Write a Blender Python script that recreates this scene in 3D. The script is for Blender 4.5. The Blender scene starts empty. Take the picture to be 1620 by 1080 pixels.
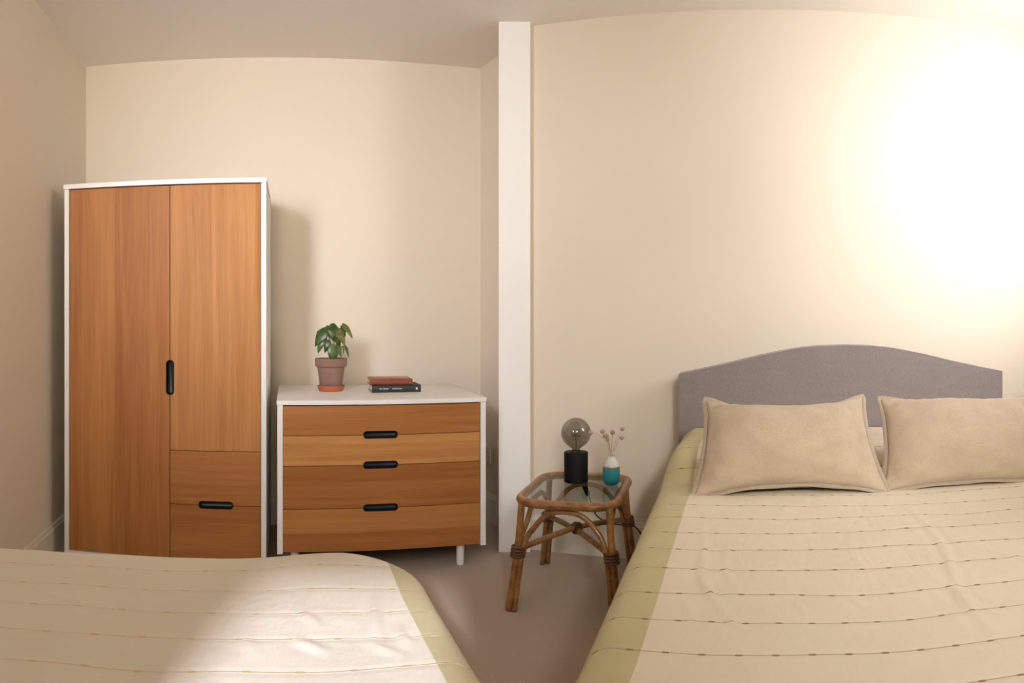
import bpy, bmesh, math, random
from math import sin, cos, pi, hypot, radians
from mathutils import Vector, Matrix, noise

random.seed(7)
SC = bpy.context.scene
COL = SC.collection
PX = 1107.0                      # picture rows per metre at one metre
AL, AR = 0.3406, -0.3586         # headings of the two bedroom bays


def W(a, u, d, z=0.0):
    """bay coordinates (across, deep, up) -> world"""
    return Vector((u * cos(a) - d * sin(a), u * sin(a) + d * cos(a), z))


# ------------------------------------------------------------------ camera
cam_d = bpy.data.cameras.new('camera')
cam = bpy.data.objects.new('camera', cam_d)
COL.objects.link(cam)
SC.camera = cam
cam.location = (0, 0, 1.097)
cam.rotation_euler = (pi / 2, 0, 0)
cam_d.type = 'PANO'
cam_d.panorama_type = 'CENTRAL_CYLINDRICAL'
cam_d.central_cylindrical_range_u_min = -810 / PX
cam_d.central_cylindrical_range_u_max = 810 / PX
cam_d.central_cylindrical_range_v_min = -575 / PX
cam_d.central_cylindrical_range_v_max = 505 / PX
cam_d.central_cylindrical_radius = 1.0
cam_d.clip_start = 0.02

# ------------------------------------------------------------------ colour management, world, lights
vs = SC.view_settings
SC.display_settings.display_device = 'sRGB'
vs.view_transform = 'Standard'
vs.look = 'None'
vs.gamma = 1.0
vs.use_curve_mapping = False
vs.exposure = 0.06

world = bpy.data.worlds.new('world')
SC.world = world
world.use_nodes = True
world.node_tree.nodes['Background'].inputs[0].default_value = (0.95, 0.97, 1.0, 1)
world.node_tree.nodes['Background'].inputs[1].default_value = 1.0


def area(name, loc, target, sx, sz, power, color=(1, 1, 1), spread=180):
    l = bpy.data.lights.new(name, 'AREA')
    l.shape = 'RECTANGLE'
    l.size, l.size_y = sx, sz
    l.energy = power
    l.color = color
    l.spread = radians(spread)
    o = bpy.data.objects.new(name, l)
    COL.objects.link(o)
    o.location = loc
    o.rotation_euler = (Vector(target) - Vector(loc)).to_track_quat('-Z', 'Y').to_euler()
    return o


# daylight entering by the window in the left wall of the wardrobe bay
area('window_light', W(AL, -1.00, 0.60, 1.85), W(AL, 0.12, 3.7, 1.45), 0.42, 0.8, 11, (0.98, 0.98, 1.06), 72)
# added warm fill from the rear of the wardrobe bay, no real lamp
area('fill_light', W(AL, -0.30, -1.20, 1.85), W(AL, -0.35, 3.75, 2.3), 0.8, 0.8, 10, (1.0, 0.84, 0.60), 80)
# daylight entering by the window of the headboard bay
area('window_light', W(AR, 1.54, 2.32, 1.80), W(AR, 0.7, 3.15, 1.72), 0.6, 0.8, 15, (1.0, 0.985, 0.98), 150)
# added wash to brighten the headboard wall
area('fill_light', W(AR, 1.40, 0.55, 2.05), W(AR, 0.62, 3.17, 1.78), 0.5, 0.5, 4.0, (1.0, 0.985, 0.97), 58)
# stand-in for daylight from behind, with no opening here, on to the made bed
area('window_light', W(AL, 0.12, -1.24, 2.15), W(AR, 0.42, 1.95, 0.50), 0.4, 0.4, 6.5, (1.0, 0.96, 0.89), 46)
sun_d = bpy.data.lights.new('sun', 'SUN')
sun_d.energy = 7.0
sun_d.angle = radians(2.5)
sun_d.color = (0.92, 0.95, 1.08)
sun = bpy.data.objects.new('sun', sun_d)
COL.objects.link(sun)
sun.rotation_euler = (W(AL, 0.25, 1.0, -0.42)).to_track_quat('-Z', 'Y').to_euler()


# ------------------------------------------------------------------ node helpers
def mat(name):
    m = bpy.data.materials.new(name)
    m.use_nodes = True
    nt = m.node_tree
    b = nt.nodes['Principled BSDF']
    return m, nt, b


def N(nt, typ, **kw):
    n = nt.nodes.new('ShaderNode' + typ)
    for k, v in kw.items():
        if k.startswith('i_'):
            key = k[2:]
            s = n.inputs[int(key)] if key.isdigit() else n.inputs[key.replace('_', ' ')]
            if isinstance(v, bpy.types.NodeSocket):
                nt.links.new(v, s)
            else:
                s.default_value = v
        else:
            setattr(n, k, v)
    return n


def MA(nt, op, a, b=0.0, c=0.0):
    n = N(nt, 'Math', operation=op)
    for i, v in enumerate((a, b, c)):
        if isinstance(v, bpy.types.NodeSocket):
            nt.links.new(v, n.inputs[i])
        else:
            n.inputs[i].default_value = v
    return n.outputs[0]


def MIX(nt, f, a, b, typ='MIX'):
    n = nt.nodes.new('ShaderNodeMix')
    n.data_type = 'RGBA'
    n.blend_type = typ
    for i, v in ((0, f), (6, a), (7, b)):
        if isinstance(v, bpy.types.NodeSocket):
            nt.links.new(v, n.inputs[i])
        elif i == 0:
            n.inputs[0].default_value = v
        else:
            n.inputs[i].default_value = (*v, 1)
    return n.outputs[2]


def SMOOTH(nt, v, lo, hi, a=0.0, b=1.0):
    n = N(nt, 'MapRange', interpolation_type='SMOOTHSTEP')
    nt.links.new(v, n.inputs[0])
    for i, x in zip((1, 2, 3, 4), (lo, hi, a, b)):
        n.inputs[i].default_value = x
    return n.outputs[0]


def bump(nt, b, height, strength=0.3, dist=0.002, normal=None):
    n = N(nt, 'Bump', i_Strength=strength, i_Distance=dist, i_Height=height)
    if normal is not None:
        nt.links.new(normal, n.inputs['Normal'])
    nt.links.new(n.outputs[0], b.inputs['Normal'])
    return n.outputs[0]


def obj_co(nt, scale=(1, 1, 1)):
    tc = N(nt, 'TexCoord')
    mp = N(nt, 'Mapping')
    nt.links.new(tc.outputs['Object'], mp.inputs[0])
    mp.inputs['Scale'].default_value = scale
    return mp.outputs[0]


def plain(name, color, rough=0.5, metal=0.0, noise_amt=0.04, nscale=30, bumpd=0.0, bscale=400, coat=0.0):
    m, nt, b = mat(name)
    co = obj_co(nt)
    nz = N(nt, 'TexNoise', i_Vector=co, i_Scale=nscale, i_Detail=3.0)
    lo = tuple(c * (1 - noise_amt) for c in color)
    hi = tuple(min(1, c * (1 + noise_amt)) for c in color)
    c = MIX(nt, nz.outputs[0], lo, hi)
    nt.links.new(c, b.inputs['Base Color'])
    b.inputs['Roughness'].default_value = rough
    b.inputs['Metallic'].default_value = metal
    b.inputs['Coat Weight'].default_value = coat
    if bumpd:
        nb = N(nt, 'TexNoise', i_Vector=co, i_Scale=bscale, i_Detail=2.0)
        bump(nt, b, nb.outputs[0], 0.5, bumpd)
    return m


def wood(name, axis, base, dark, seed=0.0, leaf=0.12):
    """oak veneer; axis 'x' or 'z' is the grain direction"""
    m, nt, b = mat(name)
    long_, fine = (1.1, 26), (5.0, 330)
    def sc(l, f):
        return (l, f, f) if axis == 'x' else (f, f, l)
    tc = N(nt, 'TexCoord')
    def mp(scale, off):
        n = N(nt, 'Mapping')
        nt.links.new(tc.outputs['Object'], n.inputs[0])
        n.inputs['Scale'].default_value = scale
        n.inputs['Location'].default_value = (off, off * 1.7, off * 0.6)
        return n.outputs[0]
    n1 = N(nt, 'TexNoise', i_Vector=mp(sc(*long_), seed), i_Scale=1.0, i_Detail=5.0, i_Roughness=0.6, i_Distortion=0.5)
    n2 = N(nt, 'TexNoise', i_Vector=mp(sc(*fine), seed + 3), i_Scale=1.0, i_Detail=3.0, i_Roughness=0.7)
    # veneer leaves of slightly different tone
    sep = N(nt, 'SeparateXYZ')
    nt.links.new(tc.outputs['Object'], sep.inputs[0])
    cross = sep.outputs['Z'] if axis == 'x' else sep.outputs['X']
    wn = N(nt, 'TexWhiteNoise', noise_dimensions='1D')
    nt.links.new(MA(nt, 'FLOOR', MA(nt, 'DIVIDE', MA(nt, 'ADD', cross, 5 + seed), leaf)), wn.inputs['W'])
    ramp = N(nt, 'ValToRGB')
    e = ramp.color_ramp.elements
    e[0].position, e[0].color = 0.30, (*dark, 1)
    e[1].position, e[1].color = 0.68, (*base, 1)
    tot = MA(nt, 'ADD', MA(nt, 'MULTIPLY', n1.outputs[0], 0.64), MA(nt, 'MULTIPLY', n2.outputs[0], 0.36))
    tot = MA(nt, 'ADD', tot, MA(nt, 'MULTIPLY', MA(nt, 'SUBTRACT', wn.outputs[0], 0.5), 0.16))
    nt.links.new(tot, ramp.inputs[0])
    nt.links.new(ramp.outputs[0], b.inputs['Base Color'])
    b.inputs['Roughness'].default_value = 0.55
    b.inputs['Specular IOR Level'].default_value = 0.3
    bump(nt, b, n2.outputs[0], 0.12, 0.001)
    return m


def weave(name, color, color2, scale=1400, rough=0.9, amt=0.5, slub=0.5):
    m, nt, b = mat(name)
    n1 = N(nt, 'TexNoise', i_Vector=obj_co(nt, (scale * .12, scale * .12, scale)), i_Scale=1.0, i_Detail=2.0)
    n2 = N(nt, 'TexNoise', i_Vector=obj_co(nt, (scale, scale * .3, scale * .12)), i_Scale=1.0, i_Detail=2.0)
    n3 = N(nt, 'TexNoise', i_Vector=obj_co(nt, (10, 10, 40)), i_Scale=1.0, i_Detail=4.0)
    f = MA(nt, 'MULTIPLY', MA(nt, 'ADD', n1.outputs[0], n2.outputs[0]), 0.5)
    f = MA(nt, 'ADD', MA(nt, 'MULTIPLY', f, 1 - slub * .4), MA(nt, 'MULTIPLY', n3.outputs[0], slub * .4))
    nt.links.new(MIX(nt, SMOOTH(nt, f, 0.35, 0.65), color2, color), b.inputs['Base Color'])
    b.inputs['Roughness'].default_value = rough
    b.inputs['Sheen Weight'].default_value = 0.15
    bump(nt, b, f, amt, 0.0015)
    return m


def glass(name, tint, refl=0.12, rough=0.02):
    m, nt, b = mat(name)
    out = nt.nodes['Material Output']
    tr = N(nt, 'BsdfTransparent', i_Color=(*tint, 1))
    gl = N(nt, 'BsdfGlossy', i_Roughness=rough)
    fr = N(nt, 'Fresnel', i_IOR=1.45)
    geo = N(nt, 'NewGeometry')
    front_ = MA(nt, 'SUBTRACT', 1.0, geo.outputs['Backfacing'])
    f = MA(nt, 'MULTIPLY', MA(nt, 'ADD', MA(nt, 'MULTIPLY', fr.outputs[0], 0.8), refl), front_)
    mx = N(nt, 'MixShader')
    nt.links.new(f, mx.inputs[0])
    nt.links.new(tr.outputs[0], mx.inputs[1])
    nt.links.new(gl.outputs[0], mx.inputs[2])
    nt.links.new(mx.outputs[0], out.inputs['Surface'])
    return m


def quilt_mat(name, stripe_sign, stripe_at, sp, knot, cream, olive, stitch, phase=0.0, swell=0.9):
    m, nt, b = mat(name)
    uv = N(nt, 'UVMap', uv_map='cloth')
    sep = N(nt, 'SeparateXYZ')
    nt.links.new(uv.outputs[0], sep.inputs[0])
    x, y = sep.outputs[0], sep.outputs[1]
    wob = N(nt, 'TexNoise', i_Vector=uv.outputs[0], i_Scale=4.0, i_Detail=1.0)
    yy = MA(nt, 'ADD', MA(nt, 'ADD', y, MA(nt, 'MULTIPLY', MA(nt, 'MULTIPLY', x, x), 0.06)), MA(nt, 'MULTIPLY', MA(nt, 'SUBTRACT', wob.outputs[0], 0.5), 0.022))
    row = MA(nt, 'DIVIDE', MA(nt, 'SUBTRACT', yy, phase), sp)
    fr = MA(nt, 'SUBTRACT', MA(nt, 'FRACT', MA(nt, 'ADD', row, 0.5)), 0.5)
    dist = MA(nt, 'MULTIPLY', MA(nt, 'ABSOLUTE', fr), sp)
    line = SMOOTH(nt, dist, 0.0006, 0.0020, 1.0, 0.0)
    wn = N(nt, 'TexWhiteNoise', noise_dimensions='1D')
    nt.links.new(MA(nt, 'FLOOR', MA(nt, 'ADD', row, 0.5)), wn.inputs['W'])
    kx = MA(nt, 'FRACT', MA(nt, 'ADD', MA(nt, 'DIVIDE', x, knot), MA(nt, 'ADD', wn.outputs[0], 20.5)))
    kd = MA(nt, 'MULTIPLY', MA(nt, 'ABSOLUTE', MA(nt, 'SUBTRACT', kx, 0.5)), knot)
    e = MA(nt, 'ADD', MA(nt, 'POWER', MA(nt, 'DIVIDE', kd, 0.0085), 2.0), MA(nt, 'POWER', MA(nt, 'DIVIDE', dist, 0.0038), 2.0))
    kn = SMOOTH(nt, e, 0.5, 1.1, 1.0, 0.0)
    mask = MA(nt, 'MAXIMUM', MA(nt, 'MULTIPLY', line, 0.75), kn)
    fine = N(nt, 'TexNoise', i_Vector=uv.outputs[0], i_Scale=700.0, i_Detail=2.0)
    mid = N(nt, 'TexNoise', i_Vector=uv.outputs[0], i_Scale=9.0, i_Detail=5.0)
    cr = MIX(nt, mid.outputs[0], tuple(c * .95 for c in cream), tuple(min(1, c * 1.05) for c in cream))
    ol = MIX(nt, mid.outputs[0], tuple(c * .9 for c in olive), tuple(c * 1.1 for c in olive))
    st = SMOOTH(nt, MA(nt, 'MULTIPLY', MA(nt, 'SUBTRACT', x, stripe_at), stripe_sign), -0.0012, 0.0012)
    base = MIX(nt, st, cr, ol)
    base = MIX(nt, mask, base, stitch)
    nt.links.new(base, b.inputs['Base Color'])
    b.inputs['Roughness'].default_value = 0.9
    b.inputs['Sheen Weight'].default_value = 0.1
    # soft quilting swell between rows plus creases and weave
    sw = MA(nt, 'MULTIPLY', SMOOTH(nt, dist, 0.0, 0.016), swell)
    warp = N(nt, 'Mapping')
    nt.links.new(uv.outputs[0], warp.inputs[0])
    warp.inputs['Scale'].default_value = (9, 3.0, 1)
    warp.inputs['Rotation'].default_value = (0, 0, 0.45)
    cz = N(nt, 'TexNoise', i_Vector=warp.outputs[0], i_Scale=1.3, i_Detail=3.0, i_Distortion=0.5)
    soft = N(nt, 'TexNoise', i_Vector=uv.outputs[0], i_Scale=26.0, i_Detail=3.0)
    h = MA(nt, 'ADD', sw, MA(nt, 'MULTIPLY', cz.outputs[0], 2.2))
    h = MA(nt, 'ADD', h, MA(nt, 'MULTIPLY', soft.outputs[0], 0.5))
    h = MA(nt, 'ADD', h, MA(nt, 'MULTIPLY', fine.outputs[0], 0.12))
    h = MA(nt, 'ADD', h, MA(nt, 'MULTIPLY', mask, 0.5))
    bump(nt, b, h, 0.42, 0.006)
    return m


# ------------------------------------------------------------------ materials
def wall_paint(name, c):
    m, nt, b = mat(name)
    co = obj_co(nt)
    n = N(nt, 'TexNoise', i_Vector=co, i_Scale=1.5, i_Detail=3.0)
    nt.links.new(MIX(nt, n.outputs[0], tuple(x * .985 for x in c), tuple(x * 1.015 for x in c)), b.inputs['Base Color'])
    b.inputs['Roughness'].default_value = 0.85
    f = N(nt, 'TexNoise', i_Vector=co, i_Scale=260.0, i_Detail=2.0)
    bump(nt, b, f.outputs[0], 0.10, 0.001)
    return m


M = {}
M['wall'] = wall_paint('cream_wall_paint', (0.80, 0.715, 0.60))
M['ceiling'] = wall_paint('ceiling_paint', (0.87, 0.82, 0.76))
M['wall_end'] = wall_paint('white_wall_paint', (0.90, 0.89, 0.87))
M['trim'] = plain('gloss_trim_paint', (0.78, 0.74, 0.66), 0.35, noise_amt=.01)
M['white'] = plain('white_lacquer', (0.84, 0.82, 0.80), 0.38, noise_amt=.01, nscale=6)
M['black_recess'] = plain('black_recess', (0.005, 0.008, 0.014), 0.45, noise_amt=.3)
M['dark_gap'] = plain('dark_interior', (0.02, 0.013, 0.008), 0.8)
M['clay_pot'] = plain('weathered_clay', (0.26, 0.155, 0.115), 0.85, noise_amt=.18, nscale=18, bumpd=.001, bscale=120)
M['terracotta'] = plain('terracotta', (0.50, 0.155, 0.055), 0.7, noise_amt=.08)
M['soil'] = plain('soil', (0.045, 0.02, 0.012), 1.0, noise_amt=.6, nscale=160, bumpd=.006, bscale=140)
M['stem'] = plain('plant_stem', (0.12, 0.10, 0.035), 0.6)
M['book_black'] = plain('black_book_cloth', (0.022, 0.024, 0.030), 0.55, noise_amt=.15)
M['paper'] = plain('page_block', (0.72, 0.62, 0.47), 0.9, noise_amt=.12, nscale=300)
M['ink'] = plain('white_foil_print', (0.8, 0.8, 0.78), 0.5)
M['leather'] = plain('red_brown_leather', (0.23, 0.058, 0.026), 0.38, noise_amt=.25, nscale=25, bumpd=.0008, bscale=300)
M['leather_top'] = plain('pale_leather_top', (0.34, 0.16, 0.10), 0.4, noise_amt=.2, nscale=25)  # lighter and pinker than the cover leather
M['black_matt'] = plain('matt_black_metal', (0.003, 0.0032, 0.004), 0.6, noise_amt=.1)
M['black_matt'].node_tree.nodes['Principled BSDF'].inputs['Specular IOR Level'].default_value = 0.22
M['cable'] = plain('black_cable', (0.012, 0.012, 0.012), 0.45)
M['brass'] = plain('lamp_screw_thread', (0.55, 0.50, 0.42), 0.25, 1.0)
M['filament'] = plain('filament_support', (0.10, 0.075, 0.05), 0.4, 0.5)
M['bulb_glass'] = glass('smoked_glass', (0.54, 0.515, 0.49), 0.09)
M['clear_glass'] = glass('clear_glass', (0.97, 0.97, 0.96), 0.02)
M['table_glass'] = glass('table_glass', (0.86, 0.89, 0.87), 0.02)
M['flower'] = plain('pink_flower_head', (0.52, 0.32, 0.28), 0.95, noise_amt=.25, nscale=300, bumpd=.003, bscale=700)
M['straw'] = plain('dry_straw_stem', (0.60, 0.42, 0.28), 0.8)
M['plastic'] = plain('socket_plastic', (0.66, 0.60, 0.52), 0.4, noise_amt=.01)
M['mattress'] = plain('mattress_ticking', (0.62, 0.58, 0.50), 0.9)
M['bed_base'] = weave('grey_base_fabric', (0.30, 0.28, 0.29), (0.20, 0.185, 0.19))
M['headboard'] = weave('grey_mauve_upholstery', (0.32, 0.275, 0.275), (0.205, 0.172, 0.175), 1100, amt=.45, slub=.25)
M['linen'] = weave('beige_linen', (0.60, 0.495, 0.37), (0.47, 0.375, 0.27), 1300, amt=.4, slub=1.0)
M['linen_edge'] = weave('linen_hem', (0.50, 0.42, 0.33), (0.40, 0.33, 0.25), 1300, amt=.4)
M['window_frame'] = plain('window_frame_paint', (0.8, 0.8, 0.78), 0.4)


def carpet():
    m, nt, b = mat('taupe_carpet')
    co = obj_co(nt)
    a = N(nt, 'TexNoise', i_Vector=co, i_Scale=420.0, i_Detail=3.0)
    c = N(nt, 'TexNoise', i_Vector=co, i_Scale=5.0, i_Detail=4.0)
    col = MIX(nt, SMOOTH(nt, a.outputs[0], .3, .7), (0.42, 0.335, 0.265), (0.68, 0.565, 0.475))
    col = MIX(nt, MA(nt, 'MULTIPLY', c.outputs[0], .35), col, (0.44, 0.355, 0.28))
    nt.links.new(col, b.inputs['Base Color'])
    b.inputs['Roughness'].default_value = 1.0
    bump(nt, b, a.outputs[0], 0.8, 0.006)
    return m


def rattan(name, c1, c2):
    m, nt, b = mat(name)
    co = obj_co(nt)
    n1 = N(nt, 'TexNoise', i_Vector=co, i_Scale=22.0, i_Detail=5.0, i_Roughness=.65)
    n2 = N(nt, 'TexNoise', i_Vector=co, i_Scale=160.0, i_Detail=3.0)
    f = MA(nt, 'ADD', MA(nt, 'MULTIPLY', n1.outputs[0], .7), MA(nt, 'MULTIPLY', n2.outputs[0], .3))
    nt.links.new(MIX(nt, SMOOTH(nt, f, .36, .62), c2, c1), b.inputs['Base Color'])
    b.inputs['Roughness'].default_value = 0.38
    b.inputs['Coat Weight'].default_value = 0.25
    bump(nt, b, n2.outputs[0], .25, .001)
    return m


def leaf_mat(name, c1, c2):
    m, nt, b = mat(name)
    n1 = N(nt, 'TexNoise', i_Vector=obj_co(nt), i_Scale=45.0, i_Detail=3.0)
    nt.links.new(MIX(nt, SMOOTH(nt, n1.outputs[0], .35, .65), c1, c2), b.inputs['Base Color'])
    b.inputs['Roughness'].default_value = 0.33
    return m


def glaze():
    m, nt, b = mat('dipped_glaze')
    tc = N(nt, 'TexCoord')
    sep = N(nt, 'SeparateXYZ')
    nt.links.new(tc.outputs['Object'], sep.inputs[0])
    n = N(nt, 'TexNoise', i_Vector=tc.outputs['Object'], i_Scale=55.0, i_Detail=3.0)
    z = MA(nt, 'ADD', sep.outputs[2], MA(nt, 'MULTIPLY', MA(nt, 'SUBTRACT', n.outputs[0], .5), .008))
    teal = MIX(nt, SMOOTH(nt, z, 0.0, 0.065), (0.0, 0.125, 0.17), (0.02, 0.27, 0.31))
    band = MIX(nt, SMOOTH(nt, z, 0.066, 0.069), teal, (0.17, 0.15, 0.10))
    top = MIX(nt, SMOOTH(nt, z, 0.074, 0.082), band, (0.62, 0.64, 0.60))
    nt.links.new(top, b.inputs['Base Color'])
    b.inputs['Roughness'].default_value = 0.12
    b.inputs['Coat Weight'].default_value = 0.5
    return m


M['carpet'] = carpet()
M['rattan'] = rattan('honey_rattan', (0.36, 0.165, 0.052), (0.17, 0.068, 0.020))
M['rattan_dark'] = rattan('dark_rattan_reed', (0.10, 0.035, 0.012), (0.05, 0.018, 0.008))
M['glaze'] = glaze()
M['leaf_dark'] = leaf_mat('dark_leaf', (0.030, 0.062, 0.010), (0.065, 0.120, 0.020))
M['leaf_mid'] = leaf_mat('green_leaf', (0.035, 0.085, 0.012), (0.090, 0.150, 0.030))
M['leaf_olive'] = leaf_mat('olive_leaf', (0.10, 0.11, 0.022), (0.19, 0.185, 0.055))


# ------------------------------------------------------------------ object helpers
def tag(o, label=None, cat=None, group=None, kind=None):
    if label: o['label'] = label
    if cat: o['category'] = cat
    if group: o['group'] = group
    if kind: o['kind'] = kind
    return o


def thing(name, label, cat, loc, rotz=0.0, group=None):
    o = bpy.data.objects.new(name, None)
    o.empty_display_size = 0.1
    COL.objects.link(o)
    o.location = loc
    o.rotation_euler = (0, 0, rotz)
    return tag(o, label, cat, group)


def obj(name, bm, material, parent=None, smooth=False, angle=None):
    bmesh.ops.recalc_face_normals(bm, faces=bm.faces)
    me = bpy.data.meshes.new(name)
    bm.to_mesh(me)
    bm.free()
    if isinstance(material, (list, tuple)):
        for m in material: me.materials.append(m)
    else:
        me.materials.append(material)
    if smooth:
        me.shade_smooth()
        if angle:
            me.set_sharp_from_angle(angle=radians(angle))
    o = bpy.data.objects.new(name, me)
    COL.objects.link(o)
    if parent: o.parent = parent
    return o


def new(): return bmesh.new()


def add_box(bm, x0, x1, y0, y1, z0, z1, bev=0.0, seg=2):
    r = bmesh.ops.create_cube(bm, size=1.0)
    vs_ = r['verts']
    for v in vs_:
        v.co = Vector(((x0 + x1) / 2 + v.co.x * (x1 - x0), (y0 + y1) / 2 + v.co.y * (y1 - y0), (z0 + z1) / 2 + v.co.z * (z1 - z0)))
    if bev:
        es = {e for v in vs_ for e in v.link_edges}
        bmesh.ops.bevel(bm, geom=list(es), offset=bev, segments=seg, profile=0.5, affect='EDGES')
    return bm


def add_tube(bm, pts, rad, n=10, caps=True, closed=False):
    pts = [Vector(p) for p in pts]
    k = len(pts)
    rads = rad if isinstance(rad, (list, tuple)) else [rad] * k
    rings, up = [], None
    for i, p in enumerate(pts):
        if closed:
            t = (pts[(i + 1) % k] - pts[i - 1]).normalized()
        else:
            t = (pts[min(i + 1, k - 1)] - pts[max(i - 1, 0)]).normalized()
        if up is None:
            up = Vector((0, 0, 1)) if abs(t.z) < .9 else Vector((1, 0, 0))
        up = (up - t * up.dot(t)).normalized()
        s = t.cross(up)
        rings.append([bm.verts.new(p + (up * cos(2 * pi * j / n) + s * sin(2 * pi * j / n)) * rads[i]) for j in range(n)])
    m = k if closed else k - 1
    for i in range(m):
        a, b = rings[i], rings[(i + 1) % k]
        for j in range(n):
            bm.faces.new((a[j], a[(j + 1) % n], b[(j + 1) % n], b[j]))
    if caps and not closed:
        bm.faces.new(rings[0][::-1])
        bm.faces.new(rings[-1])
    return bm


def spline(pts, n=8):
    """Catmull-Rom through pts"""
    P = [Vector(p) for p in pts]
    P = [P[0] * 2 - P[1]] + P + [P[-1] * 2 - P[-2]]
    out = []
    for i in range(1, len(P) - 2):
        for j in range(n):
            t = j / n
            a, b, c, d = P[i - 1], P[i], P[i + 1], P[i + 2]
            out.append(0.5 * ((2 * b) + (c - a) * t + (2 * a - 5 * b + 4 * c - d) * t * t + (3 * b - a - 3 * c + d) * t ** 3))
    out.append(P[-2])
    return out


def add_lathe(bm, prof, n=48, cx=0, cy=0, closed=False):
    rings = []
    for r, z in prof:
        if r < 1e-6:
            rings.append([bm.verts.new((cx, cy, z))])
        else:
            rings.append([bm.verts.new((cx + r * cos(2 * pi * j / n), cy + r * sin(2 * pi * j / n), z)) for j in range(n)])
    for a, b in zip(rings, rings[1:]):
        for j in range(n):
            q = [a[j % len(a)], a[(j + 1) % len(a)], b[(j + 1) % len(b)], b[j % len(b)]]
            u = []
            for v in q:
                if v not in u: u.append(v)
            if len(u) > 2: bm.faces.new(u)
    return bm


def add_prism(bm, outline, lo, hi, axis='y'):
    """outline is a list of 2-D points; extruded along axis"""
    def P(a, b, t):
        return {'y': (a, t, b), 'z': (a, b, t), 'x': (t, a, b)}[axis]
    A = [bm.verts.new(P(a, b, lo)) for a, b in outline]
    B = [bm.verts.new(P(a, b, hi)) for a, b in outline]
    bm.faces.new(A)
    bm.faces.new(B[::-1])
    n = len(A)
    for i in range(n):
        bm.faces.new((A[i], A[(i + 1) % n], B[(i + 1) % n], B[i]))
    return bm


def bevel_rim(bm, off, seg=2, ang=40):
    es = [e for e in bm.edges if len(e.link_faces) == 2 and e.calc_face_angle(0) > radians(ang)]
    bmesh.ops.bevel(bm, geom=es, offset=off, segments=seg, profile=0.5, affect='EDGES')
    return bm


# ------------------------------------------------------------------ room shell
H = 2.50


def wall(name, p0, p1, material, openings=(), t=0.12, z1=H):
    """wall whose inner face runs p0 -> p1 (room on the right hand), one mesh, optional openings (s0, s1, z0, z1)"""
    p0, p1 = Vector(p0).to_2d(), Vector(p1).to_2d()
    L = (p1 - p0).length
    o = bpy.data.objects.new(name, None)
    bm = new()
    cells = []
    if not openings:
        cells = [(0, L, 0, z1)]
    else:
        s = 0
        for (a, b, c, d) in sorted(openings):
            cells += [(s, a, 0, z1), (a, b, 0, c), (a, b, d, z1)]
            s = b
        cells.append((s, L, 0, z1))
    for a, b, c, d in cells:
        add_box(bm, a, b, 0, t, c, d)
    bpy.data.objects.remove(o)
    ob = obj(name, bm, material)
    ob.location = (p0.x, p0.y, 0)
    ob.rotation_euler = (0, 0, math.atan2(p1.y - p0.y, p1.x - p0.x))
    return tag(ob, kind='structure')


def skirting(name, p0, p1, h=0.15, t=0.016):
    p0, p1 = Vector(p0).to_2d(), Vector(p1).to_2d()
    L = (p1 - p0).length
    bm = new()
    add_prism(bm, [(0, 0.0), (-t, 0.0), (-t, h - .02), (-t * .72, h - .012), (-t * .6, h), (0, h)], 0, L, 'x')
    ob = obj(name, bm, M['trim'])
    ob.location = (p0.x, p0.y, 0)
    ob.rotation_euler = (0, 0, math.atan2(p1.y - p0.y, p1.x - p0.x))
    return tag(ob, kind='structure')


UL, UR, DL = -1.03, 1.141, 3.75
DR, URR = 3.17, 1.60
P0, P1 = W(AL, UL, DL), W(AL, UR, DL)
A_ = Vector((-0.0707, 3.722, 0))
B_ = Vector((3.30 * sin(-.019), 3.30 * cos(.019), 0))
C_ = Vector((3.30 * sin(.0262), 3.30 * cos(.0262), 0))
Q_ = Vector((3.353 * sin(.0262), 3.353 * cos(.0262), 0))
P4, P5 = W(AR, URR, DR), W(AR, URR, -0.55)
P6, P7 = W(AL, 0.35, -1.3), W(AL, UL, -1.3)

bm = new(); add_box(bm, -3.8, 3.8, -2.2, 4.6, -0.12, 0.0)
tag(obj('floor', bm, M['carpet']), kind='structure')
bm = new(); add_box(bm, -3.8, 3.8, -2.2, 4.6, H, H + 0.12)
tag(obj('ceiling', bm, M['ceiling']), kind='structure')
wall('wall_left', P7, P0, M['wall'], [(1.68, 2.12, 1.35, 2.25)])
wall('wall_back_left', P0, P1, M['wall'])
bm = new()
add_prism(bm, [tuple(v.to_2d()) for v in (P1, A_, B_, C_, Q_, Vector((0.16, 3.45, 0)), Vector((0.1, 4.0, 0)))], 0, H, 'z')
part_wall = obj('wall_partition', bm, [M['wall'], M['wall_end']])
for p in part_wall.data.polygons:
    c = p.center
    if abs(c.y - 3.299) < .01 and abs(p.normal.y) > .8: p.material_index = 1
tag(part_wall, kind='structure')
wall('wall_back_right', Q_, P4, M['wall'])
wall('wall_right', P4, P5, M['wall'], [(0.50, 1.20, 1.30, 2.25)])
wall('wall_rear_right', P5, P6, M['wall'])
LR = (P7 - P6).length
wall('wall_rear_left', P6, P7, M['wall'], [(.63, 1.09, 1.10, 1.76)])
skirting('baseboard_left', P7, P0, .13)
skirting('baseboard_back_left', P0, P1, .15)
skirting('baseboard_partition', P1, A_, .15)
skirting('baseboard_back_right', Q_, P4, .165)
skirting('baseboard_right', P4, P5, .165)


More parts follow.
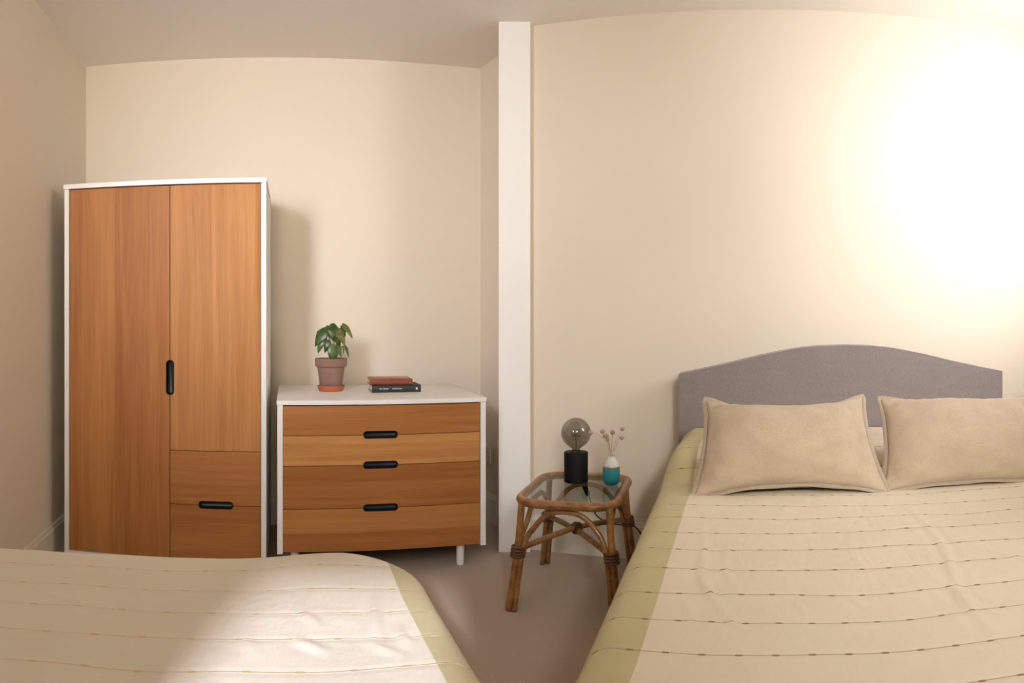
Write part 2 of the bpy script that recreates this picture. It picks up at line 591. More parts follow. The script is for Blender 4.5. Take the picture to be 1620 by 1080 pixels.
def window(name, p0, p1, s0, s1, z0, z1, parts=2):
    p0, p1 = Vector(p0).to_2d(), Vector(p1).to_2d()
    w = thing(name, None, None, (p0.x, p0.y, 0), math.atan2(p1.y - p0.y, p1.x - p0.x))
    tag(w, kind='structure')
    f = .03
    bm = new()
    add_box(bm, s0, s0 + f, .05, .10, z0, z1)
    add_box(bm, s1 - f, s1, .05, .10, z0, z1)
    add_box(bm, s0 + f, s1 - f, .05, .10, z0, z0 + f)
    add_box(bm, s0 + f, s1 - f, .05, .10, z1 - f, z1)
    obj('window_frame', bm, M['window_frame'], w)
    bm = new(); add_box(bm, s0 - .03, s1 + .03, -.03, .05, z0 - .02, z0)
    obj('window_sill', bm, M['window_frame'], w)
    bm = new(); add_box(bm, s0 + f, s1 - f, .07, .076, z0 + f, z1 - f)
    obj('window_pane', bm, M['clear_glass'], w)


window('window_1', P7, P0, 1.68, 2.12, 1.35, 2.25)
window('window_2', P4, P5, .50, 1.20, 1.30, 2.25)
window('window_3', P6, P7, .63, 1.09, 1.10, 1.76)


# ------------------------------------------------------------------ slot-handled fronts
def slot_arc(cx, cz, r, a0, a1, n=8):
    return [(cx + r * cos(a0 + (a1 - a0) * i / n), cz + r * sin(a0 + (a1 - a0) * i / n)) for i in range(n + 1)]


def front_panel(x0, x1, z0, z1, notches=(), bottom=None, right=None, left=None, top=None):
    """outline of a front with half-slot cut-outs; each side value is (centre, half length, radius)"""
    o = []
    o.append((x0, z0))
    if bottom:
        c, hl, r = bottom
        o += [(p[0], p[1]) for p in slot_arc(c - hl + r, z0, r, pi, pi / 2)]
        o += [(p[0], p[1]) for p in slot_arc(c + hl - r, z0, r, pi / 2, 0)]
    o.append((x1, z0))
    if right:
        c, hl, r = right
        o += slot_arc(x1, c - hl + r, r, -pi / 2, -pi)
        o += slot_arc(x1, c + hl - r, r, pi, pi / 2)
    o.append((x1, z1))
    if top:
        c, hl, r = top
        o += slot_arc(c + hl - r, z1, r, 0, -pi / 2)
        o += slot_arc(c - hl + r, z1, r, -pi / 2, -pi)
    o.append((x0, z1))
    if left:
        c, hl, r = left
        o += slot_arc(x0, c + hl - r, r, pi / 2, 0)
        o += slot_arc(x0, c - hl + r, r, 0, -pi / 2)
    return o


def front(name, x0, x1, z0, z1, m, parent, y=0.0, t=.018, **kw):
    bm = new()
    add_prism(bm, front_panel(x0, x1, z0, z1, **kw), y, y + t, 'y')
    bevel_rim(bm, .0008, 1)
    return obj(name, bm, m, parent)


def slot_cup(parent, cx, cz, hx, hz, y=.012, depth=.03):
    """black dished cup behind a slot"""
    bm = new()
    r = min(hx, hz)
    out = []
    if hx > hz:
        out = slot_arc(cx + hx - r, cz, r, -pi / 2, pi / 2) + slot_arc(cx - hx + r, cz, r, pi / 2, 3 * pi / 2)
    else:
        out = slot_arc(cx, cz + hz - r, r, 0, pi) + slot_arc(cx, cz - hz + r, r, pi, 2 * pi)
    rings = []
    for k, (s, yy) in enumerate(((1.03, y - .006), (0.99, y - .002), (0.96, y + depth * .3), (0.88, y + depth * .6), (0.45, y + depth * .75))):
        if hx > hz:
            ring = [bm.verts.new((cx + (x - cx) * (1 - (1 - s) * hz / hx), yy, cz + (z - cz) * s)) for x, z in out]
        else:
            ring = [bm.verts.new((cx + (x - cx) * s, yy, cz + (z - cz) * (1 - (1 - s) * hx / hz))) for x, z in out]
        rings.append(ring)
    n = len(out)
    for a, b in zip(rings, rings[1:]):
        for j in range(n): bm.faces.new((a[j], a[(j + 1) % n], b[(j + 1) % n], b[j]))
    bm.faces.new(rings[-1])
    return obj('handle', bm, M['black_recess'], parent, True, 50)


OAK_A, OAK_AD = (0.47, 0.205, 0.060), (0.30, 0.105, 0.026)
OAK_B, OAK_BD = (0.56, 0.265, 0.085), (0.35, 0.140, 0.038)
OAK_C, OAK_CD = (0.42, 0.170, 0.048), (0.26, 0.085, 0.020)

# ------------------------------------------------------------------ wardrobe
w = thing('wardrobe', 'tall wardrobe with oak doors in a white case and black slot handle', 'wardrobe', W(AL, -0.4925, 3.075), AL + radians(-1.6))
X0, X1, ZB, ZT, DW = -.460, .460, .012, 1.718, .61
bm = new()
add_box(bm, X0, X0 + .022, 0, DW, ZB, ZT - .022, .001)
obj('side_panel', bm, M['white'], w)
bm = new()
add_box(bm, X1 - .022, X1, 0, DW, ZB, ZT - .022, .001)
obj('side_panel', bm, M['white'], w)
bm = new()
add_box(bm, X0 + .022, X1 - .022, .002, DW, ZB, ZB + .022)
obj('bottom_panel', bm, M['white'], w)
bm = new(); add_box(bm, X0 - .003, X1 + .003, -.006, DW, ZT - .0219, ZT, .002)
obj('top_panel', bm, M['white'], w)
bm = new()
add_box(bm, X0 + .0222, X1 - .0222, .045, DW - .009, ZB + .0225, ZT - .0225)
obj('inner_carcass', bm, M['dark_gap'], w)
xs = .0325                                       # seam between the doors
xl, xr = X0 + .024, X1 - .024
HZ = .838
d1 = front('door', xl, xs - .0015, ZB + .024, ZT - .026, wood('oak_left_door', 'z', OAK_A, OAK_AD, 1.3, .16), w, .006, right=(HZ, .078, .017))
slot_cup(d1, xs, HZ, .0165, .0775, .018)
d2 = front('door', xs + .0015, xr, .517, ZT - .026, wood('oak_right_door', 'z', OAK_B, OAK_BD, 7.7, .19), w, .006, left=(HZ, .078, .017))
d3 = front('drawer', xs + .0015, xr, .2785, .514, wood('oak_upper_drawer', 'x', OAK_A, OAK_AD, 11.1, .09), w, .006, bottom=(.238, .077, .0165))
slot_cup(d3, .238, .277, .0765, .016, .018)
front('drawer', xs + .0015, xr, ZB + .024, .2755, wood('oak_lower_drawer', 'x', OAK_C, OAK_CD, 14.2, .14), w, .006, top=(.238, .077, .0165))
for x in (X0 + .06, X1 - .06):
    for y in (.06, DW - .06):
        bm = new(); add_lathe(bm, [(0, 0), (.018, 0), (.020, ZB), (0, ZB)], 20, x, y)
        obj('leg', bm, M['white'], w, True, 40)

# ------------------------------------------------------------------ chest of drawers
c = thing('chest_of_drawers', 'low chest of four oak drawers in a white case on short round legs', 'chest of drawers', W(AL, 0.473, 2.985), AL + radians(-1.2))
CW, CZ, CD = .458, .750, .70
bm = new(); add_box(bm, -CW - .003, CW + .003, -.004, CD, CZ - .020, CZ, .0022)
obj('top_panel', bm, M['white'], c)
bm = new()
add_box(bm, -CW, -CW + .024, 0, CD, .092, CZ - .0202, .001)
obj('side_panel', bm, M['white'], c)
bm = new()
add_box(bm, CW - .024, CW, 0, CD, .092, CZ - .0202, .001)
obj('side_panel', bm, M['white'], c)
bm = new()
add_box(bm, -CW + .0242, CW - .0242, .04, CD - .003, .101, CZ - .0205)
obj('inner_carcass', bm, M['dark_gap'], c)
zs = [CZ - .024, .598, .468, .283, .098]
tones = [(OAK_A, OAK_AD, 21.3, .10), (OAK_B, OAK_BD, 27.9, .07), (OAK_C, OAK_CD, 33.3, .15), (OAK_A, OAK_AD, 39.1, .12)]
seam = (-.012, .076, .0155)
dr = []
for i in range(4):
    kw = {}
    if i < 3: kw['bottom'] = seam
    if i > 0: kw['top'] = seam
    t = tones[i]
    dr.append(front('drawer', -CW + .026, CW - .026, zs[i + 1] + .0014, zs[i] - .0014,
                    wood('oak_chest_drawer_%s' % ('abcd'[i]), 'x', t[0], t[1], t[2], t[3]), c, .005, **kw))
for i in range(3):
    slot_cup(dr[i], -.012, zs[i + 1], .0755, .0150, .017)
for x in (-CW + .075, CW - .105):
    for y in (.05, CD - .08):
        bm = new(); add_lathe(bm, [(0, 0), (.0155, 0), (.0170, .004), (.0185, .1005), (0, .1005)], 24, x, y)
        obj('leg', bm, M['white'], c, True, 40)
CTOP = CZ

# ------------------------------------------------------------------ potted plant
pp = thing('plant_pot', 'weathered brown clay flowerpot holding a small leafy plant', 'flower pot', W(AL, .278, 3.39, CTOP + .0065), AL)
pr = [(0, .001), (.050, .001), (.053, .004), (.066, .104), (.066, .108), (.073, .112), (.0775, .116), (.0785, .148), (.0765, .152),
      (.0725, .152), (.071, .148), (.070, .135)]
bm = new(); add_lathe(bm, pr, 64)
pot = obj('pot', bm, M['clay_pot'], pp, True, 40)
bm = new(); add_lathe(bm, [(.0705, .133), (.0705, .138), (.05, .141), (.02, .139), (0, .142)], 40)
for v in bm.verts: v.co.z += noise.noise(v.co * 90) * .004
obj('soil', bm, M['soil'], pp, True)
sa = obj('saucer', add_lathe(new(), [(0, 0), (.056, 0), (.060, .003), (.066, .022), (.068, .026), (.066, .027), (.062, .024), (.056, .0062), (0, .006)], 64),
         M['terracotta'], None, True, 40)
sa.location = W(AL, .278, 3.39, CTOP)
tag(sa, 'shiny orange terracotta saucer under the brown flowerpot', 'saucer')

SCL = .0031


def leaf_mesh(base, tip, width, face, bulge, fold=.12):
    """heart-shaped leaf with a drawn-out tip"""
    base, tip = Vector(base), Vector(tip)
    ax = tip - base
    L = ax.length
    ax.normalize()
    nrm = Vector(face)
    nrm = (nrm - ax * nrm.dot(ax)).normalized()
    sd = ax.cross(nrm)
    bm = new()
    nt_, ns = 14, 8
    rows = []
    for i in range(nt_ + 1):
        t = i / nt_
        wdt = width * .5 * (min(1, (t / .30)) ** .55) * (max(0, 1 - ((t - .30) / .70)) ** .78 if t > .30 else 1) + .0003
        row = []
        for j in range(ns + 1):
            s = -1 + 2 * j / ns
            back = -.10 * L * abs(s) ** 1.5 * max(0, 1 - t * 3)
            p = base + ax * (t * L + back) + sd * (s * wdt)
            p += nrm * (bulge * 4 * t * (1 - t) * (1 - .35 * s * s) - fold * wdt * (1 - abs(s)) * .8 - bulge * 1.6 * t * t + .10 * wdt * s * s * -1.5)
            row.append(bm.verts.new(p))
        rows.append(row)
    for a, b in zip(rows, rows[1:]):
        for j in range(ns): bm.faces.new((a[j], a[j + 1], b[j + 1], b[j]))
    return bm


# x (right), y (away), z (up) measured from the pot's mouth centre, in units of 3.1 mm
LEAVES = [
    ((513, 527, -2), (496, 554, -5), 19, (-.4, -1, .45), 'leaf_dark'),
    ((511, 541, -1), (501, 565, -3), 13, (-.3, -1, .2), 'leaf_mid'),
    ((526, 520, 0), (524, 544, -9), 19, (0, -.8, .7), 'leaf_dark'),
    ((517, 523, 2), (513, 545, -2), 12, (-.5, -.9, .5), 'leaf_olive'),
    ((533, 527, -2), (545, 553, -5), 15, (.25, -1, .25), 'leaf_olive'),
    ((530, 530, 2), (537, 560, 1), 14, (.1, -1, .1), 'leaf_mid'),
    ((539, 523, 2), (547, 539, 0), 8, (.3, -1, .3), 'leaf_dark'),
    ((542, 520, 1), (558, 541, -3), 12, (.5, -1, .45), 'leaf_olive'),
    ((544, 553, -1), (552, 572, -3), 7, (.7, -1, .2), 'leaf_mid'),
    ((525, 552, -13), (526, 580, -17), 18, (0, -1, .35), 'leaf_mid'),
    ((519, 545, -4), (512, 564, -6), 13, (-.2, -1, .2), 'leaf_dark'),
    ((532, 554, -5), (539, 570, -9), 11, (.4, -1, .2), 'leaf_olive'),
    ((541, 554, -2), (543, 569, -3), 4, (.9, -.7, .1), 'leaf_dark'),
    ((521, 530, 8), (530, 548, 10), 13, (.1, -1, .5), 'leaf_mid'),
]
plant = thing('potted_plant', 'small green plant with drooping heart-shaped leaves in the clay pot', 'plant', W(AL, .278, 3.39, CTOP + .0065), AL)


def lp(p):
    return Vector(((p[0] - 522.5) * SCL, p[2] * SCL, .152 - (p[1] - 573) * SCL))


for b_, t_, wd, fc, mm in LEAVES:
    b0, t0 = lp(b_), lp(t_)
    lf = obj('leaf', leaf_mesh(b0, t0, wd * SCL, fc, .007), M[mm], plant, True)
    root = Vector((b0.x * .12, b0.y * .2, .138))
    mid = root.lerp(b0, .55) + Vector((0, 0, .012))
    obj('stem', add_tube(new(), spline([root, mid, b0], 6), [.0016] * 13, 6), M['stem'], plant, True)

# ------------------------------------------------------------------ books
bk = thing('black_book', 'closed black hardback book lying flat under the brown leather notebook', 'book', W(AL, .582, 3.275, CTOP), AL + radians(-1.5))
BW, BD, BT = .117, .165, .034
bm = new()
add_box(bm, -BW, BW, 0.004, BD, 0, .0028, .0006)
add_box(bm, -BW, BW, 0.004, BD, BT - .0028, BT, .0006)
add_prism(bm, [(.006, 0), (.0, .004), (-.002, BT * .5), (0, BT - .004), (.006, BT), (.010, BT - .003), (.006, BT * .5), (.010, .003)], -BW, BW, 'x')
obj('cover', bm, M['book_black'], bk)
bm = new(); add_box(bm, -BW + .004, BW - .004, .009, BD - .004, .0029, BT - .0029)
obj('page_block', bm, M['paper'], bk)
bm = new()


def strokes(bm, x, n, hgt, z0):
    for i in range(n):
        ww = random.choice((.0022, .0028, .0034))
        kind = i % 3
        y0, y1 = -.0028, -.0019
        add_box(bm, x, x + .0009, y0, y1, z0, z0 + hgt)
        if kind == 0: add_box(bm, x, x + ww, y0, y1, z0 + hgt - .001, z0 + hgt)
        if kind == 1: add_box(bm, x, x + ww, y0, y1, z0 + hgt * .45, z0 + hgt * .45 + .001)
        if kind != 0: add_box(bm, x + ww - .0009, x + ww, y0, y1, z0, z0 + hgt)
        if kind == 2: add_box(bm, x, x + ww, y0, y1, z0, z0 + .001)
        x += ww + .0013
    return x


x_ = strokes(bm, -.082, 3, .006, .0145)
strokes(bm, x_ + .004, 7, .006, .0145)
strokes(bm, -.022, 13, .005, .0150)
obj('spine_lettering', bm, M['ink'], bk)
bm = new()
add_box(bm, .092, .1005, -.0028, -.0019, .0125, .0225)
o_ = obj('spine_emblem', bm, M['ink'], bk)
nb = thing('leather_notebook', 'red-brown leather notebook lying askew on top of the black book', 'notebook', W(AL, .557, 3.288, CTOP + BT + .0004), AL + radians(-3.0))
NW, ND = .103, .14
bm = new()
add_box(bm, -NW, NW, .003, ND, 0, .003, .0012)
add_box(bm, -NW, NW, .003, ND, .024, .0275, .0012)
add_prism(bm, [(.006, .0004), (.001, .002), (-.0035, .009), (-.0035, .018), (.001, .0255), (.006, .0272), (.009, .024), (.004, .014), (.009, .003)], -NW, NW, 'x')
obj('cover', bm, M['leather'], nb, True, 35)
bm = new(); add_box(bm, -NW + .003, NW - .003, .009, ND - .003, .0031, .0239)
obj('page_block', bm, M['paper'], nb)
bm = new(); add_box(bm, -NW + .006, NW - .006, .02, ND - .01, .0276, .031, .0012)
obj('front_flap', bm, M['leather_top'], nb)
bm = new(); add_box(bm, -.004, .004, -.0045, .03, .0277, .0322, .0006); add_box(bm, -.004, .004, -.0056, -.0036, .004, .029, .0004)
obj('strap', bm, M['leather'], nb)
bm = new(); add_lathe(bm, [(0, 0), (.0032, 0), (.0036, .001), (.0022, .0022), (0, .0026)], 16)
bmesh.ops.rotate(bm, verts=bm.verts, cent=(0, 0, 0), matrix=Matrix.Rotation(pi / 2, 3, 'X'))
bmesh.ops.translate(bm, verts=bm.verts, vec=(.090, -.0034, .009))
obj('snap_button', bm, M['brass'], nb, True)

# ------------------------------------------------------------------ wall socket on the partition
sk = thing('wall_socket', 'white double plug socket on the wall beside the chest of drawers', 'socket', W(AL, UR, 3.62, .37), AL)
bm = new(); add_box(bm, -.009, -.0002, -.073, .073, -.043, .043, .003)
obj('face_plate', bm, M['plastic'], sk)
for dy in (-.038, .038):
    bm = new()
    add_box(bm, -.0096, -.0088, dy - .003, dy + .003, .010, .018)
    add_box(bm, -.0096, -.0088, dy - .013, dy - .008, -.012, -.008)
    add_box(bm, -.0096, -.0088, dy + .008, dy + .013, -.012, -.008)
    obj('plug_holes', bm, M['dark_gap'], sk)


# ------------------------------------------------------------------ quilts
def crease(lines, x, y):
    h = 0.0
    for pts, wd, ht in lines:
        if not (pts[0][2] - .1 < x < pts[0][3] + .1): continue
        best, tt = 9.0, 0.0
        n = len(pts) - 1
        for k in range(n):
            ax, ay, bx, by = pts[k][0], pts[k][1], pts[k + 1][0], pts[k + 1][1]
            vx, vy = bx - ax, by - ay
            t = max(0, min(1, ((x - ax) * vx + (y - ay) * vy) / (vx * vx + vy * vy)))
            d = hypot(x - ax - vx * t, y - ay - vy * t)
            if d < best: best, tt = d, (k + t) / n
        if best < wd * 4:
            q = best / wd
            h += ht * sin(pi * min(1, max(0, tt * .92 + .04))) * (math.exp(-q * q) - .35 * math.exp(-(q - 1.9) ** 2))
    return h


def cl(pts, wd=.009, ht=.006):
    sm = [(p.x, p.y) for p in spline([(a, b, 0) for a, b in pts], 4)]
    lo, hi = min(p[0] for p in sm), max(p[0] for p in sm)
    return ([(a, b, lo, hi) for a, b in sm], wd, ht)


def draped(name, frame, u0, u1, d0, d1, zt, drop, rc, mtl, step=.009, drape=(1, 1, 1, 1), lift=None, warp=None, creases=(), fold=.008, wr=.004):
    """cloth over a rounded rectangle; drape flags: left, right, near, far"""
    R = .055
    xa = u0 - (drop if drape[0] else 0); xb = u1 + (drop if drape[1] else 0)
    ya = d0 - (drop if drape[2] else 0); yb = d1 + (drop if drape[3] else 0)
    nx, ny = int((xb - xa) / step), int((yb - ya) / step)
    bm = new()
    uvl = bm.loops.layers.uv.new('cloth')
    grid, uvs = [], {}
    ix0, ix1 = (u0 + rc if drape[0] else xa - 9), (u1 - rc if drape[1] else xb + 9)
    iy0, iy1 = (d0 + rc if drape[2] else ya - 9), (d1 - rc if drape[3] else yb + 9)
    for j in range(ny + 1):
        row = []
        for i in range(nx + 1):
            x, y = xa + (xb - xa) * i / nx, ya + (yb - ya) * j / ny
            qx, qy = min(max(x, ix0), ix1), min(max(y, iy0), iy1)
            dx, dy = x - qx, y - qy
            dd = hypot(dx, dy) - rc
            if dd <= 0:
                px, py, pz = x, y, zt
                off = 0
            else:
                k = hypot(dx, dy)
                ux, uy = dx / k, dy / k
                bx, by = qx + ux * rc, qy + uy * rc
                if dd < R * pi / 2:
                    a = dd / R
                    h_, v_ = R * sin(a), R * (1 - cos(a))
                else:
                    h_, v_ = R, R + dd - R * pi / 2
                v_ = min(v_, zt - .035)
                fr_ = max(0, (v_ - R) / max(.01, zt))
                along = (x if abs(uy) > abs(ux) else y)
                h_ += fr_ * (.010 + .014 * sin(along * 17 + 1.3) + .006 * sin(along * 41))
                px, py, pz = bx + ux * h_, by + uy * h_, zt - v_
            n_ = noise.noise(Vector((x * 2.2, y * 2.6, 3.1))) * 1.6 + noise.noise(Vector((x * 7, y * 5, 9.1))) * .5
            flat = 1 if dd <= 0 else max(0, 1 - dd / .2)
            pz += n_ * wr * 1.6 * flat
            pz += crease(creases, x, y) * flat
            if lift: pz += lift(x, y) * flat
            if warp: px, py, pz = warp(px, py, pz, x, y)
            v = bm.verts.new((px, py, pz))
            uvs[v] = (x, y)
            row.append(v)
        grid.append(row)
    for j in range(ny):
        for i in range(nx):
            f = bm.faces.new((grid[j][i], grid[j][i + 1], grid[j + 1][i + 1], grid[j + 1][i]))
            for l in f.loops: l[uvl].uv = uvs[l.vert]
    o = obj(name, bm, mtl, None, True)
    o.rotation_euler = (0, 0, frame)
    s = o.modifiers.new('thickness', 'SOLIDIFY')
    s.thickness = .006
    s.offset = -1
    return o


CREAM = (0.74, 0.665, 0.555)
OLIVE = (0.51, 0.445, 0.25)
qm_l = quilt_mat('backlit_quilt_cloth', 1, .238, .105, .078, (0.76, 0.70, 0.62), OLIVE, (0.66, 0.52, 0.30), .06, .35)  # same quilt as the other; paler stitching puts light from behind into the colour
qm_r = quilt_mat('stitched_quilt_cloth', -1, -.200, .130, .060, (0.72, 0.63, 0.50), OLIVE, (0.25, 0.155, 0.075), .10, .6)


CL = [cl([(-.045, 1.12), (-.03, 1.05)], .008, .003), cl([(.050, 1.23), (.07, 1.16)], .008, .004),
      cl([(.185, 1.28), (.175, 1.19), (.160, 1.10)], .009, .006), cl([(.205, 1.14), (.210, 1.07)], .008, .005),
      cl([(.15, 1.10), (.190, 1.04)], .008, .004), cl([(.03, 1.12), (.085, 1.06)], .010, .004), cl([(-.5, 1.30), (-.38, 1.22), (-.30, 1.20)], .012, .003)]
CR = [cl([(.428, 2.01), (.427, 1.76), (.425, 1.59), (.392, 1.37), (.392, 1.22), (.40, 1.12)], .010, .005),
      cl([(-.145, 1.87), (-.129, 1.66), (-.123, 1.48), (-.082, 1.35), (-.048, 1.26), (-.014, 1.24)], .008, .006),
      cl([(.172, 1.39), (.198, 1.34)], .008, .005), cl([(-.073, 1.72), (-.079, 1.58), (-.057, 1.40)], .008, .003),
      cl([(-.145, 1.37), (-.125, 1.26)], .008, .004), cl([(.36, 1.46), (.40, 1.30), (.42, 1.26)], .010, .005),
      cl([(.065, 1.37), (.09, 1.30)], .008, .003), cl([(.50, 1.62), (.62, 1.44), (.70, 1.38)], .010, .004),
      cl([(.25, 1.86), (.36, 1.80), (.44, 1.83)], .010, .003)]


def wl(px, py, pz, x, y):
    b = .16 * min(max(-x, 0), .8) ** 2
    k = min(1, max(0, (y + .4) / 1.0))
    return px, py - b * k, pz


def ll(x, y):
    # soft swell near the foot of the bed
    return .016 * math.exp(-((x - .12) / .13) ** 2 - ((y - 1.44) / .13) ** 2) - .002 * math.exp(-((x + .10) / .14) ** 2 - ((y - 1.45) / .15) ** 2)


ql = draped('quilt', AL, -.955, .252, -.60, 1.485, .588, .48, .12, qm_l, drape=(0, 1, 0, 1), lift=ll, warp=wl, creases=CL)
tag(ql, 'cream quilt with an olive side stripe spread over the bed before the wardrobe', 'quilt')


def lr(x, y):
    a = min(1, max(0, (y - 2.32) / .28)); a = a * a * (3 - 2 * a)
    return .078 * a


def wrr(px, py, pz, x, y):
    # the quilt spreads wider towards the headboard
    k = min(1, max(0, (py - 1.1) / 1.3))
    px -= .055 * k * min(1, max(0, -x / .3))
    return px, py, pz


qr = draped('quilt', AR, -.245, 1.10, .90, 3.015, .55, .47, .10, qm_r, drape=(1, 1, 1, 0), lift=lr, warp=wrr, creases=CR)
tag(qr, 'beige quilt with brown stitched rows spread over the bed below the grey headboard', 'quilt')


def bed(frame, u0, u1, d0, d1, zt, label, hb=None):
    b = thing('bed', label, 'bed', W(frame, (u0 + u1) / 2, (d0 + d1) / 2, 0), frame)
    hx, hy = (u1 - u0) / 2, (d1 - d0) / 2
    bm = new(); add_box(bm, -hx, hx, -hy, hy, .30, zt - .022, .045, 3)
    obj('mattress', bm, M['mattress'], b, True, 40)
    bm = new(); add_box(bm, -hx, hx, -hy, hy, .08, .299, .01)
    obj('bed_base', bm, M['bed_base'], b)
    for sx in (-1, 1):
        for sy in (-1, 1):
            bm = new(); add_lathe(bm, [(0, 0), (.022, 0), (.03, .0795), (0, .0795)], 16, sx * (hx - .08), sy * (hy - .08))
            obj('leg', bm, M['rattan_dark'], b, True, 40)
    return b, hx, hy


bed(AL, -.95, .235, -.59, 1.36, .58, 'bed under the olive-striped cream quilt, in front of the wardrobe')
b2, hx, hy = bed(AR, -.235, 1.09, .92, 2.98, .55, 'bed with a tall arched grey upholstered headboard against the wall')
# headboard, arched top, in the bed's own coordinates
cu, cd = (-.235 + 1.09) / 2, (.92 + 2.98) / 2
top = []
HU0, HU1 = -.366, 1.078
for i in range(61):
    u = HU0 + (HU1 - HU0) * i / 60
    s = abs((u - (HU0 + HU1) / 2) / ((HU1 - HU0) / 2))
    tbl = ((0, .984), (.16, .981), (.31, .969), (.51, .940), (.70, .906), (.86, .880), (.93, .869), (1.01, .859))
    for (s0, z0_), (s1, z1_) in zip(tbl, tbl[1:]):
        if s0 <= s <= s1: z = z0_ + (z1_ - z0_) * (s - s0) / (s1 - s0)
    top.append((u - cu, z))
out = [(HU0 - cu, .06)] + top + [(HU1 - cu, .06)]
bm = new()
add_prism(bm, out[::-1], 3.025 - cd, 3.115 - cd, 'y')
bevel_rim(bm, .016, 4, 30)
obj('headboard', bm, M['headboard'], b2, True, 50)
bm = new()
pts = [Vector((a, 3.118 - cd, b)) for a, b in top]
add_tube(bm, [(HU0 - cu + .006, 3.122 - cd, .08)] + [(a, 3.122 - cd, b - .004) for a, b in top] + [(HU1 - cu - .006, 3.122 - cd, .08)], .005, 8)
obj('piping', bm, M['headboard'], b2, True)


# ------------------------------------------------------------------ cushions
def pillow(label, loc, yaw, tilt, roll, w_, h_, t_, seed, sag=(0, 0), dip=.03, fl=.014):
    root = thing('pillow', label, 'pillow', loc, 0, 'linen cushions leaning on the bed')
    R = Matrix.Rotation(yaw, 4, 'Z') @ Matrix.Rotation(tilt, 4, 'X') @ Matrix.Rotation(roll, 4, 'Z')
    root.rotation_euler = R.to_euler()
    n = 56

    def edge(a, b):
        x = w_ / 2 * a * (1 - .05 * (1 - b * b) ** 1.2 * abs(a) ** 3) * (1 - .045 * b)
        y = h_ / 2 * b
        y -= (dip if b > 0 else -dip * .35) * (1 - a * a) ** 1.1 * abs(b) ** 2.2
        # pinched corners
        cnr = (abs(a) ** 6) * (abs(b) ** 6)
        x *= 1 + .035 * cnr
        y *= 1 + .05 * cnr
        return x, y

    def surf(a, b, side):
        x, y = edge(a, b)
        e_ = (1 - abs(a) ** 3.2) * (1 - abs(b) ** 2.8)
        z = side * t_ / 2 * max(0, e_) ** .52
        p = Vector((x * 5, y * 5, seed))
        env = max(0, e_) ** .4
        z += side * env * (noise.noise(p) * .016 + noise.noise(p * 3.1) * .005)
        q_ = Vector((x * 7 + y * 9, y * 3.5 - x * 2.0, seed * 1.7))
        z += side * env * (abs(noise.noise(q_)) ** .7) * -.012 * (.4 + abs(a * b))
        # puckers running in from the hem and the corners
        pk = max(0, 1 - e_ * 2.2)
        z += side * env * pk * (.006 * sin(a * 38 + seed * 3) * (abs(b) > .5) + .005 * sin(b * 31 + seed) * (abs(a) > .6))
        z += (sag[0] * a + sag[1] * b) * .5 * (1 - abs(b)) * 0
        z -= .018 * (x / w_ * 2) ** 2        # ends fall back
        return Vector((x, y, z))
    bm = new()
    F, B = {}, {}
    for j in range(n + 1):
        for i in range(n + 1):
            a, b = -1 + 2 * i / n, -1 + 2 * j / n
            # denser near the hem
            a = math.copysign(1 - (1 - abs(a)) ** 1.35, a); b = math.copysign(1 - (1 - abs(b)) ** 1.35, b)
            F[i, j] = bm.verts.new(surf(a, b, 1))
            B[i, j] = F[i, j] if i in (0, n) or j in (0, n) else bm.verts.new(surf(a, b, -1))
    for j in range(n):
        for i in range(n):
            for G in (F, B):
                q = (G[i, j], G[i + 1, j], G[i + 1, j + 1], G[i, j + 1])
                bm.faces.new(q if G is F else q[::-1])
    obj('cover', bm, M['linen'], root, True)
    # flat hem round the edge
    bm = new()
    loop = []
    m = 60
    for k in range(m): loop.append((-1 + 2 * k / m, -1))
    for k in range(m): loop.append((1, -1 + 2 * k / m))
    for k in range(m): loop.append((1 - 2 * k / m, 1))
    for k in range(m): loop.append((-1, 1 - 2 * k / m))
    ri = [surf(a, b, 1) for a, b in loop]
    cen = Vector((0, 0, 0))
    ro = []
    L_ = len(ri)
    for k in range(L_):
        t = ri[(k + 1) % L_] - ri[k - 1]
        nn = Vector((t.y, -t.x, 0)).normalized()
        ro.append(ri[k] + nn * fl + Vector((0, 0, .003 * sin(k * .35 + seed))))
    ri = [p * .985 for p in ri]
    th = Vector((0, 0, .0028))
    rings = [[bm.verts.new(p - th) for p in ri], [bm.verts.new(p - th * .6) for p in ro], [bm.verts.new(p + th * .6) for p in ro], [bm.verts.new(p + th) for p in ri]]
    for q in range(4):
        a, b = rings[q], rings[(q + 1) % 4]
        for k in range(L_):
            bm.faces.new((a[k], a[(k + 1) % L_], b[(k + 1) % L_], b[k]))
    obj('flange', bm, M['linen_edge'], root, True)
    return root


pillow('beige linen pillow leaning at the headboard, the whole one nearer the glass table',
       W(AR, .084, 2.34, .690), AR + radians(1), radians(40), radians(1.0), .575, .40, .17, 2.3, dip=.080)
pillow('beige linen pillow leaning at the headboard, the one farther from the glass table',
       W(AR, .712, 2.35, .684), AR + radians(-2), radians(40), radians(-1.0), .60, .39, .17, 8.8, dip=.036)

# ------------------------------------------------------------------ rattan side table
TH = .42
TA = AR + radians(4)
tb = thing('side_table', 'low rattan side table with bent cane legs and a glass top', 'side table', W(AR, -.748, 2.745), TA)
TW, TD, TR = .190, .250, .095       # half sizes and corner radius of the rim's centre line


def rr(hx, hy, r, z, n=10):
    o = []
    for cx, cy, a in ((hx - r, hy - r, 0), (-hx + r, hy - r, pi / 2), (-hx + r, -hy + r, pi), (hx - r, -hy + r, 3 * pi / 2)):
        for i in range(n + 1):
            t = a + pi / 2 * i / n
            o.append(Vector((cx + r * cos(t), cy + r * sin(t), z)))
    return o


